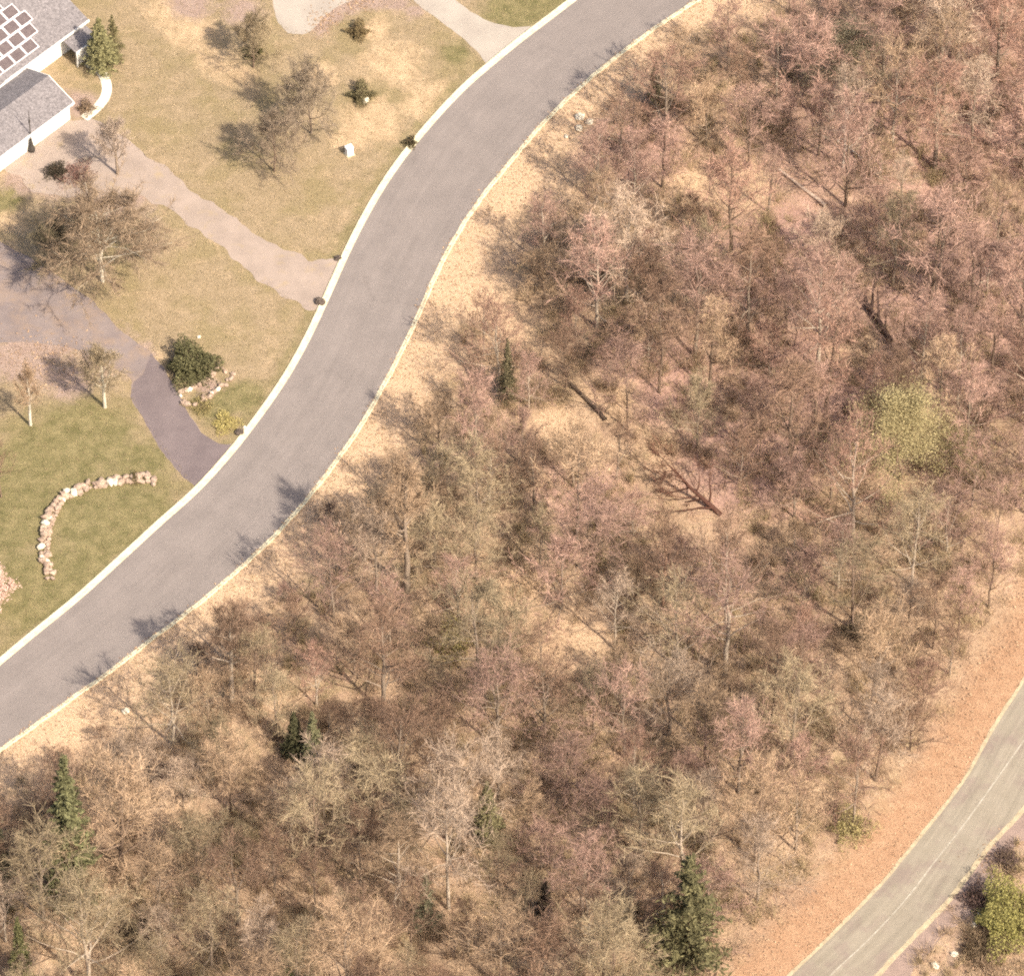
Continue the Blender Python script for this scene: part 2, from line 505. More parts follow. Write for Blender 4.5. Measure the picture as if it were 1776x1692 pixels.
sheet('driveway', [(690, -25), (730, 13), (770, 42), (800, 64), (825, 88), (848, 116), (880, 90), (940, 44), (890, 48), (850, 38), (815, 20), (785, -4), (765, -25)], .012, M_DRIVE_G, 'pale grey driveway joining the wide road at the top', .1)
sheet('driveway', [(468, -25), (474, 15), (482, 40), (500, 58), (525, 60), (545, 50), (560, 30), (590, 10), (630, -8), (660, -25)], .010, M_DRIVE_G, 'pale grey paved turning area at the top edge', .1)
sheet('path', [(10, 292), (60, 332), (150, 345), (240, 342), (310, 375), (370, 420), (430, 472), (490, 512), (545, 542), (560, 530), (580, 490), (598, 448), (540, 452), (480, 427), (420, 392), (350, 343), (300, 300), (255, 272), (205, 235), (160, 205), (120, 212), (60, 255)], .008, M_GRAVEL, 'pinkish gravel path running from the house to the road', .5)
sheet('driveway', [(-60, 405), (0, 420), (50, 445), (110, 485), (165, 525), (215, 580), (262, 610), (300, 665), (330, 722), (350, 752), (380, 770), (428, 772), (410, 792), (380, 820), (347, 851), (318, 828), (280, 780), (245, 720), (224, 688), (228, 660), (190, 630), (130, 605), (60, 592), (-60, 600)], .014, M_DRIVE_P, 'purplish asphalt driveway curving down to the wide road', .18)
M_DRIVE_N = asphalt('newer_asphalt', (.145, .115, .114), (.185, .147, .143))
sheet('driveway_apron', [(262, 612), (300, 665), (330, 722), (350, 752), (380, 770), (424, 774), (408, 791), (380, 818), (347, 849), (318, 828), (280, 780), (245, 720), (226, 688), (232, 662), (248, 650)], .0175, M_DRIVE_N, 'darker purplish lower end of the asphalt driveway', .06)
wk = smooth_line(resample(spline(G([(150, 108), (172, 122), (184, 142), (184, 165), (170, 186), (146, 206)])), 30), 2)
strip('walkway', wk - normals(wk) * .55, wk + normals(wk) * .55, .035, M_WALK, 'curved pale concrete walkway beside the house')

# ---------------------------------------------------------------- plant meshes
def tubes(segs, sides):
    """segs: array of (p0xyz, p1xyz, r0, r1) -> V, F"""
    segs = np.asarray(segs, float)
    p0, p1, r0, r1 = segs[:, :3], segs[:, 3:6], segs[:, 6], segs[:, 7]
    d = p1 - p0
    d /= np.linalg.norm(d, axis=1)[:, None] + 1e-9
    ref = np.where(np.abs(d[:, 2:3]) > .9, np.array([[1., 0, 0]]), np.array([[0, 0, 1.]]))
    u = np.cross(d, ref); u /= np.linalg.norm(u, axis=1)[:, None]
    v = np.cross(d, u)
    n = len(segs)
    V = np.empty((n, 2 * sides, 3)); F = np.empty((n, sides, 4), int)
    base = np.arange(n)[:, None] * 2 * sides
    for k_ in range(sides):
        a = 2 * math.pi * k_ / sides
        o = u * math.cos(a) + v * math.sin(a)
        V[:, k_] = p0 + o * r0[:, None]
        V[:, sides + k_] = p1 + o * r1[:, None]
    for k_ in range(sides):
        j = (k_ + 1) % sides
        F[:, k_] = base + np.array([k_, j, sides + j, sides + k_])
    return V.reshape(-1, 3), F.reshape(-1, 4)

def ribbons(segs, seed=0):
    """fine twigs: one tapered blade each, turned at random about its own axis"""
    segs = np.asarray(segs, float)
    r = np.random.default_rng(seed)
    p0, p1 = segs[:, :3], segs[:, 3:6]
    d = p1 - p0
    u = np.cross(d, r.normal(0, 1, d.shape)); u /= np.linalg.norm(u, axis=1)[:, None] + 1e-9
    a, b = u * segs[:, 6:7], u * segs[:, 7:8]
    V = np.stack([p0 - a, p0 + a, p1 + b, p1 - b], 1).reshape(-1, 3)
    return V, np.arange(len(V)).reshape(-1, 4)

def join(parts):
    V, F, o = [], [], 0
    for v, f in parts:
        V.append(v); F.append(f + o); o += len(v)
    return np.vstack(V), np.vstack(F)

def unit(v): return v / (np.linalg.norm(v) + 1e-9)

def bare_tree(seed, H=15.0, spread=.26, nl=20, ns=7, nt=16, base=.32, tw=(.012, .020), r0=.011, tlen=1.0, lean=0.0):
    r = np.random.default_rng(seed)
    trunk, limb, sub, tw_s = [], [], [], []
    n = 8
    pts = [np.zeros(3)]
    wob = r.normal(0, .012 * H, (n, 2)); wob[0] = 0
    for i in range(1, n + 1):
        t = i / n
        pts.append(np.array([wob[:i, 0].sum() * .5 + lean * H * t, wob[:i, 1].sum() * .5, H * .9 * t]))
    pts = np.array(pts)
    rad = lambda t: r0 * H * (1 - t) ** .8 + .02
    for i in range(n):
        trunk.append((*pts[i], *pts[i + 1], rad(i / n), rad((i + 1) / n)))
    def at(t):
        f = t * n; i = min(int(f), n - 1)
        return pts[i] + (pts[i + 1] - pts[i]) * (f - i)
    for i in range(nl):
        t = base + (1 - base) * (i + r.random()) / nl * .98
        a = i * 2.4 + r.normal(0, .5)
        p = at(t)
        el = R(12 + 48 * t + r.normal(0, 8))
        L = H * spread * (1.2 - .78 * t) * (.8 + .5 * r.random())
        d = np.array([math.cos(a) * math.cos(el), math.sin(a) * math.cos(el), math.sin(el)])
        m = 4
        lp = [p]
        for j in range(m):
            d = unit(d + r.normal(0, .16, 3) + np.array([0, 0, .08]))
            lp.append(lp[-1] + d * L / m)
        lr = rad(t) * .5
        for j in range(m):
            limb.append((*lp[j], *lp[j + 1], max(lr * (1 - j / m), .018), max(lr * (1 - (j + 1) / m), .014)))
        for q in range(ns):
            f = .25 + .75 * (q + r.random()) / ns
            j = min(int(f * m), m - 1)
            sp = lp[j] + (lp[j + 1] - lp[j]) * (f * m - j)
            sd = unit(unit(lp[j + 1] - lp[j]) * .7 + r.normal(0, .6, 3) + np.array([0, 0, .15]))
            SL = L * (.28 + .3 * r.random()) * (1.15 - .5 * f)
            se = sp + sd * SL
            sub.append((*sp, *se, .022, .012))
            k2 = r.random(nt)
            o = sp + (se - sp) * (.15 + .9 * k2)[:, None]
            dd = sd * .55 + r.normal(0, .55, (nt, 3)) + np.array([0, 0, .12])
            dd /= np.linalg.norm(dd, axis=1)[:, None]
            ln = tlen * (.35 + .75 * r.random(nt))
            e = o + dd * ln[:, None]
            wd = tw[0] + (tw[1] - tw[0]) * r.random(nt)
            tw_s.append(np.c_[o, e, wd, wd * .45])
    tv = join([tubes(trunk, 7), tubes(limb, 4)])
    cv = join([tubes(sub, 3), ribbons(np.vstack(tw_s), seed)])
    return mesh('trunk', *tv, M_TRUNK, False), mesh('crown', *cv, M_TWIG)

def quads(P, size, r, flat=0.0, asp=1.6):
    n = len(P)
    a = r.normal(0, 1, (n, 3)); a[:, 2] *= (1 - flat)
    a /= np.linalg.norm(a, axis=1)[:, None] + 1e-9
    b = r.normal(0, 1, (n, 3)); b[:, 2] *= (1 - flat)
    b -= a * (a * b).sum(1)[:, None]; b /= np.linalg.norm(b, axis=1)[:, None] + 1e-9
    s = (size * (.6 + .8 * r.random(n)))[:, None]
    a *= s * asp / 2; b *= s / 2
    V = np.stack([P - a, P - b * .9, P + a, P + b * .9], 1).reshape(-1, 3)
    return V, np.arange(4 * n).reshape(-1, 4)

def leafy_crown(seed, ends, nleaf, size, spread, flat=0.0):
    r = np.random.default_rng(seed)
    P = ends[r.integers(0, len(ends), nleaf)] + r.normal(0, spread, (nleaf, 3))
    return quads(P, size, r, flat)

def tri_centres(me, step=1):
    a = np.empty(len(me.vertices) * 3, np.float32); me.vertices.foreach_get('co', a)
    return a.reshape(-1, 3)[::step]

def spruce(seed, H=16, rad=3.0, gap=.42, nb=9, dens=40, bare=.06, ragged=.25):
    r = np.random.default_rng(seed)
    trunk = [(0, 0, H * i / 6, 0, 0, H * (i + 1) / 6, .015 * H * (1 - i / 6) + .02, .015 * H * (1 - (i + 1) / 6) + .02) for i in range(6)]
    br, P = [], []
    z = H * bare
    while z < H * .985:
        t = z / H
        R0 = rad * (1 - t) ** .85 * (1 if t > .15 else .75 + t * 1.6)
        for b in range(nb if t < .8 else 5):
            if r.random() < .24: continue
            a = r.random() * 6.283
            L = max(.2, R0 * (1 - ragged + 2 * ragged * r.random() * .8))
            dz = -.25 * L if t < .75 else .25 * L
            e = np.array([math.cos(a) * L, math.sin(a) * L, z + dz + r.normal(0, .08)])
            s = np.array([0, 0, z])
            br.append((*s, *e, .03, .01))
            n = int(dens * (.25 + L / rad))
            f = r.random(n) ** .7
            pp = s + (e - s) * f[:, None]
            lat = (1 - f * .6) * L * .22
            pp[:, 0] += -math.sin(a) * r.normal(0, 1, n) * lat; pp[:, 1] += math.cos(a) * r.normal(0, 1, n) * lat
            pp[:, 2] += -np.abs(r.normal(0, .12, n)) + .25 * f * f * (L / rad)
            P.append(pp)
        z += gap * (1 - .45 * t) * (.8 + .4 * r.random())
    P = np.vstack(P)
    cv = join([tubes(br, 3), quads(P, .16, r, .4, 2.6)])
    return mesh('trunk', *tubes(trunk, 6), M_TRUNK), mesh('crown', *cv, M_NEEDLE)

def shrub(seed, rx, rz, nleaf, size, ntw=60, mat=None):
    r = np.random.default_rng(seed)
    n = nleaf
    d = r.normal(0, 1, (n, 3)); d /= np.linalg.norm(d, axis=1)[:, None]; d[:, 2] = np.abs(d[:, 2])
    lump = .95 + .22 * np.sin(d[:, 0] * 5 + seed) + .2 * np.sin(d[:, 1] * 6 + d[:, 2] * 5) + .12 * np.sin(d[:, 0] * 13 + d[:, 1] * 11 + seed)
    P = d * (lump * (.35 + .7 * r.random(n) ** .6))[:, None] * np.array([rx, rx, rz]); P[:, 2] += .08
    st = []
    for i in range(ntw):
        a = r.random() * 6.283; el = R(30 + 55 * r.random()); L = rx * (.6 + .4 * r.random())
        st.append((0, 0, 0, math.cos(a) * math.cos(el) * L, math.sin(a) * math.cos(el) * L, math.sin(el) * rz * .95, .025, .008))
    return mesh('stem', *tubes(st, 3), M_TRUNK), mesh('foliage', *quads(P, size, r), mat or M_LEAF)

# ---------------------------------------------------------------- the house in the top corner
def house():
    e = np.array(g(122, 207)) - np.array(g(13, 288)); e /= np.linalg.norm(e)        # along the front, to the north-east
    nw = np.array((-e[1], e[0]))
    o = np.array(g(13, 288))
    H = empty('house', (o[0], o[1], 0))
    ang = math.atan2(e[1], e[0])
    H.rotation_euler = (0, 0, ang)
    LA = float((np.array(g(122, 207)) - o) @ e)
    tag(H, 'white-walled house with grey roof and solar panels in the top corner', 'house')
    def part(name, V, F, mat, parent=H): return obj(name, mesh(name, V, F, mat), parent)
    def box(name, x0, x1, y0, y1, z0, z1, mat, parent=H):
        V = [(x, y, z) for z in (z0, z1) for y in (y0, y1) for x in (x0, x1)]
        F = [(0, 2, 3, 1), (4, 5, 7, 6), (0, 1, 5, 4), (1, 3, 7, 5), (3, 2, 6, 7), (2, 0, 4, 6)]
        return part(name, V, F, mat, parent)
    def slope(name, x0, x1, y0, y1, z0, z1, th, mat, parent=H):
        V = [(x0, y0, z0), (x1, y0, z0), (x1, y1, z1), (x0, y1, z1), (x0, y0, z0 - th), (x1, y0, z0 - th), (x1, y1, z1 - th), (x0, y1, z1 - th)]
        F = [(0, 1, 2, 3), (7, 6, 5, 4), (0, 4, 5, 1), (1, 5, 6, 2), (2, 6, 7, 3), (3, 7, 4, 0)]
        return part(name, V, F, mat, parent)
    tp = math.tan(R(21))
    # front wing: x along the front, y into the house
    x0, x1, D = -9.0, LA, 7.0
    box('wall', x0, x1, 0, D, 0, 2.65, M_WHITE)
    zr = 2.7 + (D / 2 + .35) * tp
    V = [(x1 - .003, 0, 2.65), (x1 - .003, D, 2.65), (x1 - .003, D / 2, 2.65 + D / 2 * tp), (x1 - .2, 0, 2.65), (x1 - .2, D, 2.65), (x1 - .2, D / 2, 2.65 + D / 2 * tp)]
    part('gable', V, [(0, 1, 2), (3, 5, 4), (0, 3, 4, 1), (1, 4, 5, 2), (2, 5, 3, 0)], M_WHITE)
    rf = slope('roof', x0 - .3, x1 + .35, -.35, D / 2, 2.7, zr, .12, M_SHING)
    slope('roof', x0 - .3, x1 + .35, D + .35, D / 2 + .003, 2.7, zr, .12, M_SHING)
    box('fascia', x0 - .3, x1 + .38, -.47, -.353, 2.48, 2.74, M_WHITE)
    slope('rake_board', x1 + .353, x1 + .43, -.38, D / 2, 2.72, zr + .02, .22, M_WHITE)
    slope('rake_board', x1 + .353, x1 + .43, D + .38, D / 2 + .003, 2.72, zr + .02, .22, M_WHITE)
    # main body behind, running farther to the north-east
    m0, m1, my, mD = -12.0, LA + 9.6, D + .62, 17.0
    box('link_wall', x0, x1 - .5, D + .003, D + .617, 0, 3.0, M_WHITE)
    box('wall', m0, m1, my, my + mD, 0, 3.1, M_WHITE)
    zt = 3.15 + (mD / 2 + .5) * tp
    slope('roof', m0 - .3, m1 + .4, my - .5, my + mD / 2, 3.15, zt, .14, M_SHING)
    slope('roof', m0 - .3, m1 + .4, my + mD + .5, my + mD / 2 + .003, 3.15, zt, .14, M_SHING)
    V = [(m1 - .003, my, 3.1), (m1 - .003, my + mD, 3.1), (m1 - .003, my + mD / 2, 3.1 + mD / 2 * tp), (m1 - .2, my, 3.1), (m1 - .2, my + mD, 3.1), (m1 - .2, my + mD / 2, 3.1 + mD / 2 * tp)]
    part('gable', V, [(0, 1, 2), (3, 5, 4), (0, 3, 4, 1), (1, 4, 5, 2), (2, 5, 3, 0)], M_WHITE)
    box('fascia', LA - 3, m1 + .45, my - .62, my - .503, 2.9, 3.2, M_WHITE)
    # porch in front of the main body
    px0, px1, pw = m1 - 3.6, m1 - .2, 1.9
    slope('porch_roof', px0, px1, my - .63 - pw, my - .63, 2.35, 2.8, .1, M_SHING)
    box('porch_beam', px0, px1, my - .72 - pw, my - .633 - pw, 2.0, 2.4, M_WHITE)
    box('porch_wall', px0 + .2, px1 - .2, my - .5 - pw, my - .35 - pw, 0, 1.99, M_WHITE)
    for xx in (px0 + .05, px1 - .2):
        box('post', xx, xx + .14, my - .7 - pw, my - .56 - pw, 0, 1.98, M_WHITE)
    # solar panels on the main roof
    sl = 1 / math.cos(R(21))
    pwid, plen = 1.75, 1.42
    for r_ in range(5):
        for c_ in range(5):
            if (r_, c_) in ((0, 4), (4, 4)): continue
            cx = LA - 4.0 + c_ * 1.80 - (.6 if r_ % 2 else 0)
            ry = my - .5 + .75 + r_ * 1.47 * math.cos(R(21))
            def pt(a, b, up): return (cx + a, ry + b * math.cos(R(21)), 3.15 + (ry + b * math.cos(R(21)) - (my - .5)) * tp + up)
            def slab(name, a0, a1, b0, b1, u0, u1, mat, parent):
                V = [pt(a, b, u) for u in (u0, u1) for b in (b0, b1) for a in (a0, a1)]
                F = [(0, 2, 3, 1), (4, 5, 7, 6), (0, 1, 5, 4), (1, 3, 7, 5), (3, 2, 6, 7), (2, 0, 4, 6)]
                return part(name, V, F, mat, parent)
            p = slab('solar_panel', 0, pwid, 0, plen, .04, .09, M_FRAME, H)
            slab('panel_glass', .09, pwid - .09, .09, plen - .09, .092, .097, M_PANEL, p)
    return e, nw, o, LA
he, hn, ho, hLA = house()

# slim dark post with a squat base by the front wall
def post_thing():
    x, y = g(55, 262)
    t = empty('lamp_post', (x, y, 0))
    tag(t, 'slim dark post on a squat base at the white house wall', 'post')
    obj('pedestal', mesh('pedestal', *tubes([(0, 0, 0, 0, 0, .5, .36, .40), (0, 0, .5, 0, 0, 1.1, .40, .22), (0, 0, 1.1, 0, 0, 1.9, .22, .12)], 8), M_DARK), t)
    obj('pole', mesh('pole', *tubes([(0, 0, 1.88, 0, 0, 4.6, .075, .055), (0, 0, 4.6, 0, 0, 6.4, .055, .03)], 6), M_DARK), t)
    obj('lantern', mesh('lantern', *tubes([(0, 0, 4.5, 0, 0, 4.75, .10, .13), (0, 0, 4.75, 0, 0, 5.0, .13, .07)], 6), M_DARK), t)
post_thing()

# ---------------------------------------------------------------- stones
def stone_mesh(seed, mat, sub=1):
    import bmesh
    r = random.Random(seed)
    bm = bmesh.new()
    bmesh.ops.create_icosphere(bm, subdivisions=sub + 1 if sub > 1 else 1, radius=.5)
    for v in bm.verts:
        k_ = .78 + .4 * r.random()
        v.co = Vector((v.co.x * k_ * 1.15, v.co.y * k_ * .9, v.co.z * k_ * .75))
    me = bpy.data.meshes.new('stone'); bm.to_mesh(me); bm.free()
    me.materials.append(mat)
    return me
ST = [stone_mesh(i, M_STONE) for i in range(6)] + [stone_mesh(i + 20, M_ROCK) for i in range(1)]
RK = [stone_mesh(40 + i, M_ROCK, 2) for i in range(3)]
BD = [stone_mesh(50 + i, M_BOULD, 2) for i in range(3)]

def stone_row(parent, line, n, size, rows, width):
    P = resample(np.asarray(line), n); Nn = normals(P)
    for i in range(n):
        for k_ in range(rows):
            off = ((k_ + .5) / rows - .5) * width + random.uniform(-.12, .12)
            s = size * random.uniform(.65, 1.35)
            p = P[i] + Nn[i] * off + np.array((random.uniform(-.15, .15), random.uniform(-.15, .15)))
            o = obj('stone', random.choice(ST), parent, (p[0] - parent.location.x, p[1] - parent.location.y, s * .22 + (.12 if k_ else 0)),
                    (random.uniform(-.3, .3), random.uniform(-.3, .3), random.uniform(0, 6.28)), s)
arc = smooth_line(resample(spline(G([(86, 1003), (80, 975), (78, 945), (83, 915), (93, 885), (108, 866), (128, 854), (150, 845), (175, 840), (200, 836), (225, 833), (245, 831), (266, 834)])), 60), 2)
x, y = g(86, 1003)
W1 = empty('stone_wall', (x, y, 0)); tag(W1, 'long curved wall of pale stones on the green lawn', 'stone wall')
stone_row(W1, arc, 38, .78, 2, 1.0)
stone_row(W1, arc[2:50], 26, .5, 1, .3)
x, y = g(312, 680)
W2 = empty('stone_wall', (x, y, 0)); tag(W2, 'short double-row pale stone border below the dark bush by the driveway', 'stone wall')
stone_row(W2, resample(spline(G([(311, 678), (322, 680), (345, 668), (365, 654), (377, 634)])), 30), 17, .6, 1, .2)
stone_row(W2, resample(spline(G([(318, 700), (335, 702), (358, 690), (380, 674), (402, 655)])), 30), 18, .62, 1, .2)
stone_row(W2, G([(312, 686), (318, 698)]), 2, .5, 1, .2)
stone_row(W2, G([(385, 640), (402, 652)]), 3, .5, 1, .2)

def rock(px, py, s, label, dark=False, name=None):
    x, y, z = gz(px, py)
    o = obj(name or ('boulder' if dark else 'rock'), random.choice(BD if dark else RK), None, (x, y, z + s * .2), (random.uniform(-.2, .2), random.uniform(-.2, .2), random.uniform(0, 6)), s)
    tag(o, label, 'boulder' if dark else 'rock')
rock(555, 525, 1.0, 'dark round boulder at the kerb below the gravel path', True)
rock(586, 449, .75, 'small dark boulder at the kerb above the gravel path', True)
rock(415, 751, .85, 'dark boulder by the kerb beside the asphalt driveway', True)
rock(634, 176, .85, 'white rock in front of the round yard bush')
rock(1006, 205, 1.0, 'white flat rock, topmost of the cluster by the woodland kerb')
rock(1022, 213, .8, 'white rock, rightmost of the cluster by the woodland kerb')
rock(1004, 224, .8, 'white rock, lowest of the cluster by the woodland kerb')
rock(982, 238, .5, 'small pale rock just below the cluster by the woodland kerb')
rock(218, 1234, .75, 'lone white rock in dry grass below the wide road')
rock(1700, 1584, .6, 'small white rock beside the yellow-green bush')
rock(1688, 1605, .7, 'pale rock just below the small white one by the yellow-green bush')
rock(1655, 1655, .7, 'pale rock among brush on the dirt shoulder, upper of the corner pair')
rock(1622, 1675, .8, 'pale rock among brush on the dirt shoulder, lower of the corner pair')
rock(345, 565 + 20, .4, 'tiny pale rock behind the dark yard bush')
rock(424, 742, .4, 'small white rock beside the dark driveway boulder')

# white utility box casting a short shadow on the lawn
def utility_box():
    import bmesh
    x, y = g(606, 268)
    t = empty('utility_box', (x, y, 0), .5)
    tag(t, 'small white utility box on the dry lawn', 'utility box')
    def bx(name, sx, sy, z0, z1, m):
        bm = bmesh.new(); bmesh.ops.create_cube(bm, size=1)
        bmesh.ops.bevel(bm, geom=bm.edges[:], offset=.06, segments=1)
        for v in bm.verts: v.co = Vector((v.co.x * sx, v.co.y * sy, z0 + (v.co.z + .5) * (z1 - z0)))
        me = bpy.data.meshes.new(name); bm.to_mesh(me); bm.free(); me.materials.append(m)
        return obj(name, me, t)
    bx('base', 1.0, .9, 0, .12, M_CONC2)
    bx('cabinet', .75, .62, .122, 1.15, M_BOX)
    bx('lid', .82, .7, 1.152, 1.24, M_BOX)
utility_box()

# ---------------------------------------------------------------- trees
BARE = [bare_tree(100 + i, 15, .28 + .16 * random.random(), 16 + (i * 5) % 11, 8, 17 + i % 4, .12 + .22 * random.random(), r0=.009 + .006 * random.random()) for i in range(14)]
THICK = bare_tree(310, 15, .27, 22, 8, 24, .42, r0=.021)
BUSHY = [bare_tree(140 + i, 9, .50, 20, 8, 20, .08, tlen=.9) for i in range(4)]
BUDS = []
for i in range(2):
    tm, cm = bare_tree(170 + i, 13, .40, 24, 8, 10, .18)
    BUDS.append((tm, mesh('crown', *leafy_crown(170 + i, tri_centres(cm), 42000, .075, .4), M_LEAF)))
YT = [bare_tree(300, 12, .52, 30, 10, 50, .18, r0=.014), bare_tree(301, 10, .55, 24, 9, 42, .16, r0=.014), bare_tree(302, 11, .30, 22, 8, 26, .35, r0=.026), bare_tree(303, 11, .40, 22, 9, 34, .3, r0=.026)]
BLOSSOM = bare_tree(180, 6.5, .48, 18, 7, 10, .15)
BLOSSOM = (BLOSSOM[0], mesh('crown', *leafy_crown(180, tri_centres(BLOSSOM[1]), 14000, .13, .12), M_PETAL))
SPR = [spruce(200, 16, 2.9, ragged=.4), spruce(201, 18, 2.1, gap=.55, ragged=.5), spruce(202, 15, 3.2, gap=.6, ragged=.55)]

def tree(name, proto, px, py, h_scale, label, cat, trunk_col, crown_col, group=None, wide=1.0, rz=None, tilt=(0, 0)):
    x, y, z = gz(px, py)
    o = empty(name, (x, y, z - .05), random.uniform(0, 6.28) if rz is None else rz)
    o.rotation_euler.x, o.rotation_euler.y = tilt
    o.scale = (h_scale * wide, h_scale * wide, h_scale)
    a = obj('trunk', proto[0], o); a.color = (*trunk_col, 1)
    b = obj('crown', proto[1], o); b.color = (*crown_col, 1)
    tag(o, label, cat, group)
    return o

PALE = (.42, .34, .26); GREYB = (.26, .20, .15); BRN = (.20, .14, .10); DRK = (.07, .045, .035)
T_TAN = (.36, .25, .16); T_MAUVE = (.345, .22, .17); T_OLIVE = (.30, .232, .145); T_BROWN = (.22, .14, .095); T_GREY = (.37, .275, .20); T_RED = (.295, .178, .13)

yardG = 'leafless trees in the yard'
tree('bare_tree', YT[0], 178, 488, 1.0, 'big pale-trunked leafless tree casting shade on the asphalt driveway', 'tree', (.62, .56, .44), (.27, .195, .13), yardG, 1.25)
tree('bare_tree', YT[3], 204, 302, .75, 'slim leafless tree standing on the gravel near the house', 'tree', GREYB, (.40, .31, .24), yardG, .8)
tree('bare_tree', YT[1], 476, 297, .8, 'bushy dark leafless tree with a forked trunk on the dry lawn', 'tree', BRN, (.25, .19, .135), yardG, 1.0)
tree('bare_tree', YT[1], 540, 232, .95, 'upright leafless tree left of the round yard bush', 'tree', GREYB, (.27, .21, .15), yardG, .8)
tree('bare_tree', YT[2], 53, 737, .85, 'thin pale-trunked young tree with a long shadow at the left edge', 'tree', (.58, .52, .42), T_TAN, yardG, .7)
tree('bare_tree', YT[3], 182, 706, .8, 'dark-shadowed leafless tree beside the bend of the asphalt driveway', 'tree', (.52, .47, .36), T_OLIVE, yardG, .9)
tree('bare_tree', BARE[5], 2, 862, .55, 'leafless dark tree cut off by the left edge near the lawn', 'tree', BRN, T_BROWN, yardG, .8)
tree('bare_tree', BARE[6], 262, 448, .5, 'small leafless tree right of the big pale-trunked one', 'tree', BRN, (.38, .30, .23), yardG, .9)
tree('bare_tree', YT[1], 440, 118, .72, 'spindly leafless tree by the paved turning area', 'tree', BRN, T_OLIVE, yardG, .9)
tree('bare_tree', YT[1], 95, 470, .7, 'low dark leafless tree overhanging the asphalt driveway', 'tree', BRN, (.16, .13, .08), yardG, 1.0)
tree('blossom_tree', BLOSSOM, -12, 1038, .8, 'pale pink blossoming tree at the left edge by the stone wall', 'tree', BRN, (.78, .56, .47), None, 1.0)

def bush(px, py, rx, rz, col, label, n=900, size=.16, seed=None, stem=BRN, mat=None, group=None):
    seed = seed if seed is not None else int(px * 7 + py)
    x, y, z = gz(px, py)
    o = empty('bush', (x, y, z - .03)); tag(o, label, 'bush', group)
    s, f = shrub(seed, rx, rz, int(n * 2.4), size * .66, mat=mat)
    a = obj('stem', s, o); a.color = (*stem, 1)
    b = obj('foliage', f, o); b.color = (*col, 1)
    return o
bush(330, 640, 2.7, 2.6, (.145, .135, .065), 'big dark green bush above the short stone border', 4200, .2)
bush(627, 168, 1.5, 1.5, (.19, .16, .085), 'round olive bush with a white rock before it', 1600, .16)
bush(622, 58, 1.3, 1.3, (.22, .165, .085), 'round brownish bush near the top driveway', 1100, .16)
bush(712, 250, .8, .7, (.12, .095, .05), 'small dark bush against the kerb of the wide road', 500, .14)
bush(442, 92, 1.2, 1.3, (.13, .115, .05), 'dark green bush beside the spindly tree near the turning area', 800, .17)
bush(98, 300, 1.3, .9, (.075, .06, .04), 'low dark bush on the gravel in front of the house', 700, .16)
bush(135, 305, 2.2, .5, (.26, .15, .12), 'flat reddish groundcover bush in front of the house', 900, .14)
bush(236, 832, .8, .7, (.19, .15, .07), 'little olive bush at the upper end of the curved stone wall', 420, .13)
bush(390, 735, 1.5, .5, (.50, .42, .17), 'pale straw-yellow clump near the driveway mouth', 1200, .13)
bush(150, 190, 1.2, .7, (.28, .20, .13), 'brownish bush beside the curved concrete walkway', 500, .14)
bush(350, 745 - 40, 1.6, .4, (.33, .27, .12), 'dry yellowish clump below the short stone border', 700, .12)
tree('conifer', SPR[0], 176, 118, .50, 'bushy olive conifer at the house corner', 'tree', BRN, (.22, .20, .095), None, 1.7)
tree('conifer', SPR[2], 198, 98, .46, 'taller slim conifer just behind the bushy one at the house', 'tree', BRN, (.18, .155, .075), None, .9)

# woodland evergreens and special trees
tree('spruce_tree', SPR[2], 1192, 1668, 1.22, 'large dark green spruce near the bottom of the wood', 'tree', DRK, (.125, .112, .055), None, 1.22)
tree('spruce_tree', SPR[1], 128, 1552, 1.28, 'tall narrow green spruce in the lower left wood', 'tree', DRK, (.14, .135, .065), None, 1.25)
tree('spruce_tree', SPR[1], 4, 1568, .85, 'dark spruce cut off by the left edge', 'tree', DRK, (.065, .058, .035), None, 1.2)
tree('spruce_tree', SPR[0], 40, 1705, .70, 'small green spruce in the bottom left corner', 'tree', DRK, (.13, .125, .055), None, .8)
tree('spruce_tree', SPR[0], 497, 1702, .36, 'short bright green spruce at the bottom edge', 'tree', DRK, (.12, .14, .045), None, 1.3)
tree('spruce_tree', SPR[1], 880, 692, .55, 'slim grey-olive conifer by the dry verge of the wide road', 'tree', BRN, (.18, .15, .085), None, 1.0)
tree('spruce_tree', SPR[0], 945, 1590, .42, 'short blackish conifer left of the large spruce', 'tree', DRK, (.055, .04, .03), None, .9)
tree('spruce_tree', SPR[2], 1080, 1602, .34, 'stubby blackish conifer beside the large spruce', 'tree', DRK, (.05, .038, .03), None, 1.1)
tree('spruce_tree', SPR[0], 512, 1310, .45, 'dark short conifer below the wide road in the lower wood', 'tree', DRK, (.085, .08, .04), None, 1.3)
tree('spruce_tree', SPR[1], 545, 1330, .52, 'grey-green conifer touching the dark short one', 'tree', DRK, (.17, .16, .085), None, 1.4)
tree('spruce_tree', SPR[2], 740, 1610, .62, 'dull green conifer in the bottom middle of the wood', 'tree', DRK, (.18, .165, .10), None, .9)
tree('spruce_tree', SPR[0], 845, 1455, .60, 'sparse olive conifer above the two blackish ones', 'tree', DRK, (.19, .165, .085), None, 1.2)
tree('spruce_tree', SPR[0], 1135, 190, .50, 'small olive conifer near the top of the wood', 'tree', BRN, (.19, .155, .095), None, .9)
bush(240, 1630, 1.7, 2.4, (.075, .055, .04), 'dark brown bush in the lower left wood', 1400, .2)
bush(275, 1345, 1.4, 1.8, (.12, .075, .065), 'dark purplish bush below the lone white rock', 900, .18)
bush(1752, 1600, 4.0, 4.0, (.30, .27, .095), 'large yellow-green bush beyond the two-lane road', 6500, .2)
